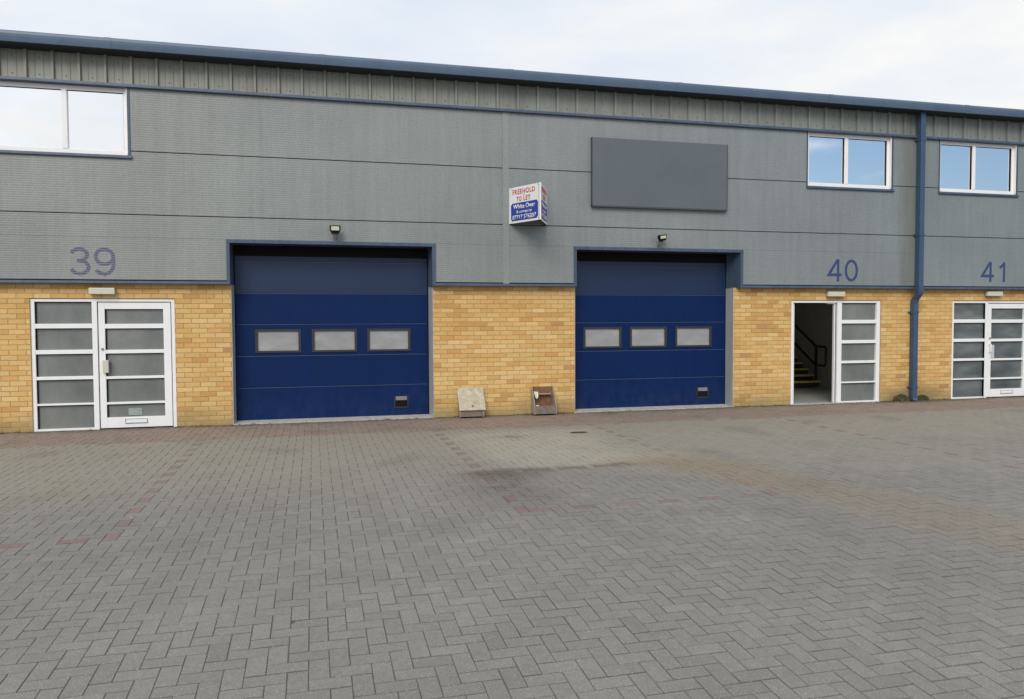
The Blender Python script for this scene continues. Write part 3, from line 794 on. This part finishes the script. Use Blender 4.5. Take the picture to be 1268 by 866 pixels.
number('39', [(-3.432, -3.150, 2.285, 2.695), (-3.105, -2.817, 2.285, 2.695)], M['num39'], YC - .0006, 'worn violet blue number 39 on the cladding above the white door', True)
number('40', [(9.285, 9.590, 2.300, 2.713), (9.655, 9.945, 2.300, 2.713)], M['num'], YC - .001, 'dark blue number 40 on the cladding above the open doorway')
number('41', [(12.775, 13.085, 2.318, 2.713), (13.225, 13.360, 2.318, 2.713)], M['num'], YC - .001, 'dark blue number 41 on the cladding right of the downpipe')

# ------------------------------------------------------------------ the two boxes against the brick pier
def slope_box(x0, x1, yb, yf, lidded, label, skew=0.0):
    r = empty('bait_box' if False else 'slope_fronted_box', ((x0 + x1) / 2, (yb + yf) / 2, 0)); tag(r, label, 'box')
    t = .018; hb, hf = .475, .165
    prof = [(yb, .02), (yf, .02), (yf, hf), (yb - .02, hb), (yb, hb)]
    s = MB(); s.sweep(prof, x0, x0 + t); s.build('side_panel', M['boxside'], r, bevel=.002)
    s = MB(); s.sweep(prof, x1 - t, x1); s.build('side_panel', M['boxside'], r, bevel=.002)
    s = MB(); s.box(x0 + t + .001, x1 - t - .001, yf + .002, yf + t, .025, hf - .004); s.build('front_panel', M['boxfront'], r, bevel=.002)
    s = MB(); s.box(x0 + t + .001, x1 - t - .001, yb - t, yb - .001, .025, hb - .004); s.build('back_panel', M['boxin'], r)
    s = MB(); s.box(x0 + t + .001, x1 - t - .001, yf + t, yb - t, .03, .045); s.build('bottom_panel', M['boxin'], r)
    for q in (x0 + .04, x1 - .09):
        s = MB(); s.box(q, q + .05, yf + .04, yb - .04, -.003, .02); s.build('foot', M['black'], r)
    if lidded:
        d = Vector((yf - yb + .02, hf - hb)).normalized(); n_ = Vector((d.y, -d.x)) * -1
        a = Vector((yb - .004, hb + .004)); b_ = a + d * .425; q = .02
        if n_.y < 0: n_ = -n_
        s = MB(); s.sweep([tuple(a), tuple(b_), tuple(b_ + n_ * q), tuple(a + n_ * q)], x0 - .012, x1 + .022)
        s.build('lid', M['boxlid'], r, bevel=.004)
        s = MB(); s.tube([(x0 + .21, b_.x + .03, b_.y + .085), (x0 + .21, b_.x + .005, b_.y + .075)], .009, 8); s.build('lid_knob', M['iron'], r)
    else:
        s = MB(); s.box(x0 + t + .002, x1 - t - .05, yb - .10, yb - t - .001, .345, .357); s.build('shelf', M['shelf'], r)
        s = MB(); s.box(x0 + t + .002, x1 - t - .002, yf + .03, yb - .02, .10, .112); s.build('tray', M['boxin'], r)
    return r
slope_box(2.300, 2.705, -.012, -.235, True, 'grey slope fronted box with its pale lid closed, against the brick pier')
bx = slope_box(3.566, 3.960, -.012, -.225, False, 'lidless grey box with rusty brown inside, next to the right garage door')
def crumple(name, cx, cy, cz, s, seed, label, group=None):
    random.seed(seed); bm = bmesh.new(); bmesh.ops.create_icosphere(bm, subdivisions=2, radius=1.)
    for v in bm.verts:
        k = 1 + .35 * noise.noise(v.co * 2.3 + Vector((seed, 0, 0))) ; v.co = Vector((v.co.x * s[0] * k, v.co.y * s[1] * k, v.co.z * s[2] * k))
    me = bpy.data.meshes.new(name); bm.to_mesh(me); bm.free(); me.materials.append(M['paper'])
    o = bpy.data.objects.new(name, me); col.objects.link(o); o.location = (cx, cy, cz); tag(o, label, 'litter'); return o
pz = MB(); pz.v = [(3.590, -.10, .395), (3.665, -.085, .385), (3.648, -.16, .30), (3.622, -.155, .275), (3.60, -.17, .30), (3.63, -.11, .345)]
pz.v += [(a + .004, b - .003, c + .003) for a, b, c in pz.v]
pz.f = [(0, 1, 5), (1, 2, 5), (2, 3, 5), (3, 4, 5), (4, 0, 5), (6, 11, 7), (7, 11, 8), (8, 11, 9), (9, 11, 10), (10, 11, 6)] + [(i, (i + 1) % 5, 6 + (i + 1) % 5, 6 + i) for i in range(5)]
pz.mi = [0] * len(pz.f)
po = pz.build('paper_scrap', M['paper']); tag(po, 'torn pale scrap of paper sticking up inside the lidless box', 'litter')
crumple('paper_ball', 3.632, -.19, .155, (.030, .022, .020), 3, 'small white paper ball at the front corner of the lidless box')

# ------------------------------------------------------------------ paving: every block modelled
def base_tint(x, y):
    return None
CX, CY = 0.0, -12.654
def poly_in(px, py, poly):
    c = False; n = len(poly)
    for i in range(n):
        x1, y1 = poly[i]; x2, y2 = poly[(i + 1) % n]
        if (y1 > py) != (y2 > py) and px < (x2 - x1) * (py - y1) / (y2 - y1) + x1: c = not c
    return c
rust = [(3.5, -4.45), (4.09, -4.40), (4.75, -4.95), (4.95, -6.0), (5.35, -6.6), (5.7, -7.7), (6.2, -9.2), (5.2, -9.2), (4.75, -8.1), (4.40, -7.5), (4.38, -6.85), (4.12, -6.15), (3.7, -5.2)]
def stain(x, y, c, red):
    r_, g_, b_ = c
    def mixto(col_, t):
        nonlocal r_, g_, b_
        r_ += (col_[0] - r_) * t; g_ += (col_[1] - g_) * t; b_ += (col_[2] - b_) * t
    big = fbm(x, y, .35, 2.); k = 1 + .10 * big + .07 * fbm(x, y, 1.9, 6.); r_ *= k; g_ *= k; b_ *= k
    # paler, weathered zone towards the building, slightly green-buff
    f = sstep(-6.8, -2.5, y + .5 * fbm(x, y, .6, 4.)); mixto((.298, .268, .212), .66 * f * (.35 if red else 1))
    # washed pale rectangle in front of the brick pier
    f = sstep(1.6, 2.3, x + .25 * nz(x, y, 2, 2)) * sstep(4.3, 3.3, x + .3 * nz(x, y, 1, 2)) * sstep(-4.66, -4.55, y) * sstep(-1.6, -2.2, y)
    mixto((.46, .418, .345), .44 * f * (.8 + .3 * nz(x, y, 7., 4.)))
    # dark oil / damp smear along its front edge
    f = math.exp(-((y + 4.70 + .06 * nz(x, y, 2., 3)) / (.05 + .05 * sstep(2.9, 2.0, x))) ** 2) * sstep(1.45, 1.7, x) * sstep(3.7, 3.2, x) * .55
    f += math.exp(-((x - 1.92) / .36) ** 2 - ((y + 4.88) / .24) ** 2) * .66
    f += math.exp(-((x - 1.80) / .42) ** 2 - ((y + 5.6) / .8) ** 2) * .42 * (1 + .5 * nz(x, y, 12., 2.5))
    f += math.exp(-((x - 3.32) / .14) ** 2 - ((y + 4.60) / .10) ** 2) * .5 + math.exp(-((x - 2.59) / .22) ** 2 - ((y + 2.36) / .12) ** 2) * .5
    mixto((.105, .082, .070), min(.85, 1.25 * f * (1 + .8 * nz(x, y, 9., 6.))))
    # iron-stained run
    if 3. < x < 7. and -9.6 < y < -4.:
        f = sum(poly_in(x + .16 * nz(x, y, 3. + q, 4) + ox, y + .16 * nz(x, y, 6. + q, 4) + oy, rust) for q, (ox, oy) in enumerate(((0, 0), (.12, .1), (-.12, .1), (.1, -.16), (-.1, -.16)))) / 5
        mixto((.240, .176, .104), f * (.30 + .24 * sstep(-7.2, -4.8, y)) * (1 + .35 * nz(x, y, 14., 3.)))
    f = math.exp(-((x - 3.6) / .6) ** 2 - ((y + 4.4) / .3) ** 2); mixto((.30, .22, .14), .3 * f)
    f = max(0., nz(x, y, 21., 1.4) - .30) * 1.1; mixto((.13, .118, .10), min(.35, f))          # faint drips and tyre grime
    f = max(0., nz(x, y, 27., 6.) - .45) * 1.3; mixto((.33, .31, .28), min(.4, f))             # scuffs
    f = math.exp(-((x + 2.1) / .22) ** 2 - ((y + 1.62) / .12) ** 2); mixto((.40, .33, .19), .55 * f)
    f = math.exp(-((x + 2.4) / .5) ** 2 - ((y + 4.6) / .45) ** 2); mixto((.28, .235, .15), .28 * f)
    # moss / dirt gathered at the foot of the wall
    f = sstep(-.34, .0, y + .14 * fbm(x, y, 2.5, 8.)); mixto((.085, .075, .045), .72 * f)
    d = math.hypot((x - 11.2) / 1.3, (y + .1) / .35); mixto((.07, .06, .04), .6 * sstep(1., .3, d))
    return (r_, g_, b_)
u = .1
def zg(y): return -.0062 * min(7.5, max(0., -y - 4.9)) ** 2        # the yard falls gently away from the building
def paving(i0, i1, j0, j1, xo, yo, visible):
    mb = MB(); tint = []; V = mb.v; F = mb.f
    reds_v = {}   # columns
    for j in range(j0, j1):
        for i in range(i0, i1):
            rres = (i - j) % 4
            if rres == 0: w, h = 2, 1; hor = True
            elif rres == 3: w, h = 1, 2; hor = False
            else: continue
            x = xo + i * u; y = yo + j * u
            if y + h * u > -.001 or not visible(x, y): continue
            cx, cy = x + w * u / 2, y + h * u / 2
            red = False
            for lx in (-1.495, 1.705, 4.105, 7.305):
                if not hor and x <= lx < x + u and cy > -6.50 and cy < -1.5: red = True
            if hor and y <= -6.37 < y + u and (cx < -1.6 or 1.75 < cx < 4.02 or cx > 7.4): red = True
            strip = cy > -1.52 + .10 * nz(cx, 0, 5., .8)
            v_ = random.gauss(1, .034)
            if red: c = (.200 * v_, .143 * v_, .130 * v_)
            elif strip:
                c = random.choice([(.235, .165, .130), (.25, .175, .145), (.215, .155, .125), (.235, .185, .15)]); c = tuple(q * v_ for q in c)
            else:
                c = (.200 * v_, .189 * v_, .174 * v_)
            jx = random.gauss(0, .0008); jy = random.gauss(0, .0008); zz = random.gauss(0, .0007); tx = random.gauss(0, .0009); ty = random.gauss(0, .0009)
            g = .0007 + random.random() * .0013; e = random.uniform(.0044, .0060); ex = e * .62
            a0, a1, b0, b1 = x + g * .6 + jx * .6, x + w * u - g * .6 + jx * .6, y + g + jy, y + h * u - g + jy
            n = len(V); jt = random.uniform(.36, .56) + .16 * nz(cx, cy, 11., .9)
            V.append((a0 + ex, b0 + e, zz - tx)); V.append((a1 - ex, b0 + e, zz + ty)); V.append((a1 - ex, b1 - e, zz + tx)); V.append((a0 + ex, b1 - e, zz - ty))
            V.append((a0, b0, zz - .0035)); V.append((a1, b0, zz - .0035)); V.append((a1, b1, zz - .0035)); V.append((a0, b1, zz - .0035))
            V.append((a0, b0, -.03)); V.append((a1, b0, -.03)); V.append((a1, b1, -.03)); V.append((a0, b1, -.03))
            for k in range(n, n + 12): V[k] = (V[k][0], V[k][1], V[k][2] + zg(V[k][1]))
            F.append((n, n + 1, n + 2, n + 3))
            for q in (0, 4):
                for k in range(4):
                    k2 = (k + 1) % 4; F.append((n + q + 4 + k, n + q + 4 + k2, n + q + k2, n + q + k))
            for k in range(12):
                px, py, pz_ = V[n + k]; t_ = stain(px, py, c, red or strip)
                if k > 3: t_ = (t_[0] * jt, t_[1] * jt * .93, t_[2] * jt * .86)      # worn, dirt-filled arris
                tint.append(t_)
    mb.mi = [0] * len(F)
    return mb, tint
random.seed(11)
def vis(x, y):
    # ground the photograph covers, with a few metres of margin
    dy = y + 12.654
    return -.62 * dy - 2.2 < x < .95 * dy + 5.5
mb, tint = paving(-110, 200, -118, 0, .155, -.004, vis)
o = mb.build('paving', M['block'], None, tint=tint, fix=False); tag(o, None, None, None, 'structure')
def sheet(x0, x1, ys, dz):
    mb = MB()
    for p, q in zip(ys[:-1], ys[1:]): mb.quad((x0, p, zg(p) + dz), (x1, p, zg(p) + dz), (x1, q, zg(q) + dz), (x0, q, zg(q) + dz))
    return mb
ys = [-13 + .2 * k for k in range(46)]
o = sheet(-14, 26, [-16] + ys + [.1], -.0036).build('paving_bed', M['sand'], None, fix=False); tag(o, kind='structure')
o = sheet(-300, 300, [-300] + ys + [300], -.022).build('ground', M['ground'], None, fix=False); tag(o, kind='structure')

# small cover set in the paving
r = empty('stopcock_cover', (3.64, -2.26, 0)); tag(r, 'small dark oval iron cover set in the pale paving', 'cover')
s = MB(); s.sweep([(3.64 + .13 * math.cos(t * math.pi / 9), -2.26 + .075 * math.sin(t * math.pi / 9)) for t in range(18)], -.01, .006, axis='z'); s.build('cover_lid', M['iron'], r)

# ------------------------------------------------------------------ moss mounds and weeds at the foot of the wall
def mound(name, cx, cy, rx, ry_, h, seed, label):
    r = empty(name, (cx, cy, 0)); tag(r, label, 'moss', 'moss mounds beside the foot of the downpipe')
    random.seed(seed); mb = MB(); nu, nv = 26, 9
    for j in range(nv):
        p = j / (nv - 1)
        for i in range(nu):
            t = 2 * math.pi * i / nu; k = 1 + .5 * nz(math.cos(t) * 2.5 + seed, math.sin(t) * 2.5, p * 4)
            rr = math.cos(p * math.pi / 2) ** .7
            y = cy + ry_ * k * rr * math.sin(t); mb.v.append((cx + rx * k * rr * math.cos(t), min(y, -.0035), h * math.sin(p * math.pi / 2) * (1 + .55 * nz(i * .55, j * .9, seed)) - .008))
    for j in range(nv - 1):
        for i in range(nu): i2 = (i + 1) % nu; mb.f.append((j * nu + i, j * nu + i2, (j + 1) * nu + i2, (j + 1) * nu + i)); mb.mi.append(0)
    mb.build('moss_cushion', M['moss'], r, fix=False)
    bl = MB()
    for q in range(800):
        t = random.uniform(math.pi, 2 * math.pi) if random.random() < .7 else random.uniform(0, 2 * math.pi); p = random.random() ** .6
        x = cx + rx * .97 * math.cos(t) * p; y = min(cy + ry_ * .97 * math.sin(t) * p, -.008); z = h * math.sqrt(max(0, 1 - p * p)) * .92
        a = random.uniform(0, 6.28); l_ = random.uniform(.012, .034); w_ = random.uniform(.002, .005)
        dx, dy = math.cos(a), math.sin(a); lx, ly = random.uniform(-.02, .02), random.uniform(-.025, .004)
        bl.quad((x - dx * w_, y - dy * w_, z), (x + dx * w_, y + dy * w_, z), (x + lx, min(y + ly, -.004), z + l_), mi=0 if random.random() < .7 else 1)
    for q in range(16):
        x = cx + rx * random.uniform(-1.2, 1.2); y = cy - ry_ * random.uniform(.2, .9); z = .0; hh = random.uniform(.05, .13); lx = random.uniform(-.05, .05)
        bl.quad((x - .0016, y, z), (x + .0016, y, z), (x + lx, y - .02, hh), mi=q % 2)
        for k_ in range(7):
            t_ = random.uniform(.3, 1.); px_, py2, pz_ = x + lx * t_, y - .02 * t_, hh * t_; a = random.uniform(0, 6.28); w2 = random.uniform(.007, .014)
            bl.quad((px_, py2, pz_), (px_ + w2 * math.cos(a) - .003, py2 - w2 * .4, pz_ + w2 * .5), (px_ + 1.8 * w2 * math.cos(a), py2 - w2 * .5, pz_ + w2 * math.sin(a) * .6), mi=q % 2)
    bl.build('weed_blades', [M['weed'], M['dryweed']], r, fix=False)
mound('moss_mound', 11.01, -.03, .165, .07, .125, 2, 'olive brown moss mound on the left of the downpipe foot')
mound('moss_mound', 11.50, -.03, .14, .06, .095, 5, 'dark moss mound on the right of the downpipe foot')
random.seed(5); bl = MB()
def tuft(x, y, s):
    for q in range(random.randint(4, 10)):
        a = random.uniform(0, 6.28); l_ = random.uniform(.01, .035) * s; w_ = .0028 * s; dx, dy = math.cos(a), math.sin(a)
        x2, y2 = x + random.gauss(0, .012) * s, y + random.gauss(0, .006) * s
        bl.quad((x2 - dx * w_, y2 - dy * w_, -.005), (x2 + dx * w_, y2 + dy * w_, -.005), (x2 + random.uniform(-.02, .02) * s, y2 + random.uniform(-.02, .004) * s, l_), mi=0 if random.random() < .55 else 1)
for q in range(900):
    x = random.uniform(-5, 15)
    if -3.99 < x < -2.03 or G1[0] < x < G1[1] or G2[0] < x < G2[1] or 8.6 < x < 10.55 or 12.2 < x < 14.2:
        if random.random() < .8: continue
    if nz(x, 0, 4., 1.2) > -.1: tuft(x, random.uniform(-.03, -.006), random.uniform(.5, 1.3))
for x in (4.42, 4.55, 4.70, 4.81): tuft(x, .22, 1.2)
o = bl.build('weeds', [M['weed'], M['dryweed']], None, fix=False); tag(o, 'sparse small weeds along the foot of the brick wall', 'weeds', kind='stuff')
# grit and flecks lying on the paving
random.seed(9); gr = MB()
for q in range(260):
    if q < 150: x, y = random.uniform(-4, 13), -abs(random.gauss(0, .10)) - .01
    else: x, y = random.uniform(-3, 10), random.uniform(-9, -.5)
    s_ = random.uniform(.002, .007); z = .0025 + zg(y)
    if G1[0] < x < G1[1] and y > -.02: continue
    n = len(gr.v); pts = [(x + s_ * math.cos(t * 1.26) * random.uniform(.6, 1.2), y + s_ * math.sin(t * 1.26) * random.uniform(.6, 1.2)) for t in range(5)]
    gr.v += [(a, b_, z - .004) for a, b_ in pts] + [(x, y, z + s_ * .6)]
    for t in range(5): gr.f.append((n + t, n + (t + 1) % 5, n + 5)); gr.mi.append(0)
o = gr.build('grit', paint('pale_grit', (.5, .47, .40), .9, var=.3, scale=30), None, fix=False); tag(o, 'pale grit and tiny stones scattered over the paving', 'grit', kind='stuff')

# ------------------------------------------------------------------ sky, sun
SUN_AZ_X, SUN_AZ_Y, SUN_EL = -.50, -1.0, R(38)
w = bpy.data.worlds.new('World'); scene.world = w; w.use_nodes = True; nt = w.node_tree
bg = nt.nodes['Background']; bg.inputs['Strength'].default_value = .10
sky = N(nt, 'ShaderNodeTexSky'); sky.sky_type = 'NISHITA'; sky.sun_disc = False; sky.sun_elevation = SUN_EL
azv = Vector((SUN_AZ_X, SUN_AZ_Y)).normalized()
sky.sun_rotation = math.atan2(azv.x, azv.y) % (2 * math.pi)
tc = N(nt, 'ShaderNodeTexCoord'); nrm = N(nt, 'ShaderNodeVectorMath', operation='NORMALIZE'); L(nt, tc.outputs['Generated'], nrm.inputs[0])
mp = N(nt, 'ShaderNodeMapping'); mp.inputs['Scale'].default_value = (1.3, 1.3, 4.2); mp.inputs['Location'].default_value = (2.2, .4, .3); L(nt, nrm.outputs[0], mp.inputs['Vector'])
cn = noise_n(nt, mp.outputs['Vector'], 1.7, 9, .58)
# break in the cloud, low behind the photographer's right shoulder
dot = N(nt, 'ShaderNodeVectorMath', operation='DOT_PRODUCT'); L(nt, nrm.outputs[0], dot.inputs[0]); dot.inputs[1].default_value = Vector((.78, -.66, .20)).normalized()
mr = N(nt, 'ShaderNodeMapRange', interpolation_type='SMOOTHSTEP'); mr.inputs[1].default_value = .90; mr.inputs[2].default_value = .985
mr.inputs[3].default_value = 0.; mr.inputs[4].default_value = .36; L(nt, dot.outputs['Value'], mr.inputs[0])
dot2 = N(nt, 'ShaderNodeVectorMath', operation='DOT_PRODUCT'); L(nt, nrm.outputs[0], dot2.inputs[0]); dot2.inputs[1].default_value = Vector((-.235, -.95, .185)).normalized()
mr2 = N(nt, 'ShaderNodeMapRange', interpolation_type='SMOOTHSTEP'); mr2.inputs[1].default_value = .975; mr2.inputs[2].default_value = .9995
mr2.inputs[3].default_value = 0.; mr2.inputs[4].default_value = .22; L(nt, dot2.outputs['Value'], mr2.inputs[0])
ad = N(nt, 'ShaderNodeMath', operation='ADD'); L(nt, mr.outputs[0], ad.inputs[0]); L(nt, mr2.outputs[0], ad.inputs[1])
fine = N(nt, 'ShaderNodeMapping'); fine.inputs['Scale'].default_value = (3.2, 3.2, 13.); L(nt, nrm.outputs[0], fine.inputs['Vector'])
cf = noise_n(nt, fine.outputs['Vector'], 2.2, 8, .6)
mx = N(nt, 'ShaderNodeMath', operation='MULTIPLY_ADD'); L(nt, cf, mx.inputs[0]); mx.inputs[1].default_value = .5; 
hf = N(nt, 'ShaderNodeMath', operation='MULTIPLY'); L(nt, cn, hf.inputs[0]); hf.inputs[1].default_value = .5; L(nt, hf.outputs[0], mx.inputs[2])
sub = N(nt, 'ShaderNodeMath', operation='SUBTRACT'); L(nt, mx.outputs[0], sub.inputs[0]); L(nt, ad.outputs[0], sub.inputs[1])
mask = ramp(nt, sub.outputs[0], [(.15, g3(0.)), (.33, g3(1.))])
mp2 = N(nt, 'ShaderNodeMapping'); mp2.inputs['Scale'].default_value = (1, 1, 3.2); mp2.inputs['Location'].default_value = (5.1, 1.7, 0); L(nt, nrm.outputs[0], mp2.inputs['Vector'])
cn2 = noise_n(nt, mp2.outputs['Vector'], 1.6, 8, .6)
cloud = ramp(nt, cn2, [(.30, (7.2, 7.9, 9.0)), (.50, (8.3, 8.8, 9.5)), (.66, (9.9, 9.75, 9.35))])
blue = mul(nt, sky.outputs['Color'], (1.08, 1.15, 1.22))
L(nt, mixc(nt, mask, blue, cloud), bg.inputs['Color'])

sl = bpy.data.lights.new('sun', 'SUN'); sl.energy = 1.9; sl.angle = R(28); sl.color = (1., .95, .87)
so = bpy.data.objects.new('sun', sl); col.objects.link(so)
d = Vector((azv.x * math.cos(SUN_EL), azv.y * math.cos(SUN_EL), math.sin(SUN_EL)))
so.rotation_euler = (-d).to_track_quat('-Z', 'Y').to_euler(); so.location = (-6, -14, 12)

# ------------------------------------------------------------------ camera
yaw, pitch, roll = R(14.363), R(2.198), R(-.245)
fwd = Vector((math.sin(yaw) * math.cos(pitch), math.cos(yaw) * math.cos(pitch), -math.sin(pitch)))
rt = Vector((math.cos(yaw), -math.sin(yaw), 0)); up = rt.cross(fwd)
r2 = rt * math.cos(roll) + up * math.sin(roll); u2 = -rt * math.sin(roll) + up * math.cos(roll)
cam = bpy.data.cameras.new('camera'); co = bpy.data.objects.new('camera', cam); col.objects.link(co)
cam.sensor_width = 36; cam.lens = 959.12 / 1268 * 36; cam.clip_end = 1000
co.matrix_world = Matrix(((r2.x, u2.x, -fwd.x, CX), (r2.y, u2.y, -fwd.y, CY), (r2.z, u2.z, -fwd.z, 1.61), (0, 0, 0, 1)))
scene.camera = co
scene.view_settings.view_transform = 'Standard'; scene.view_settings.look = 'None'; scene.view_settings.gamma = 1; scene.view_settings.exposure = 0.0
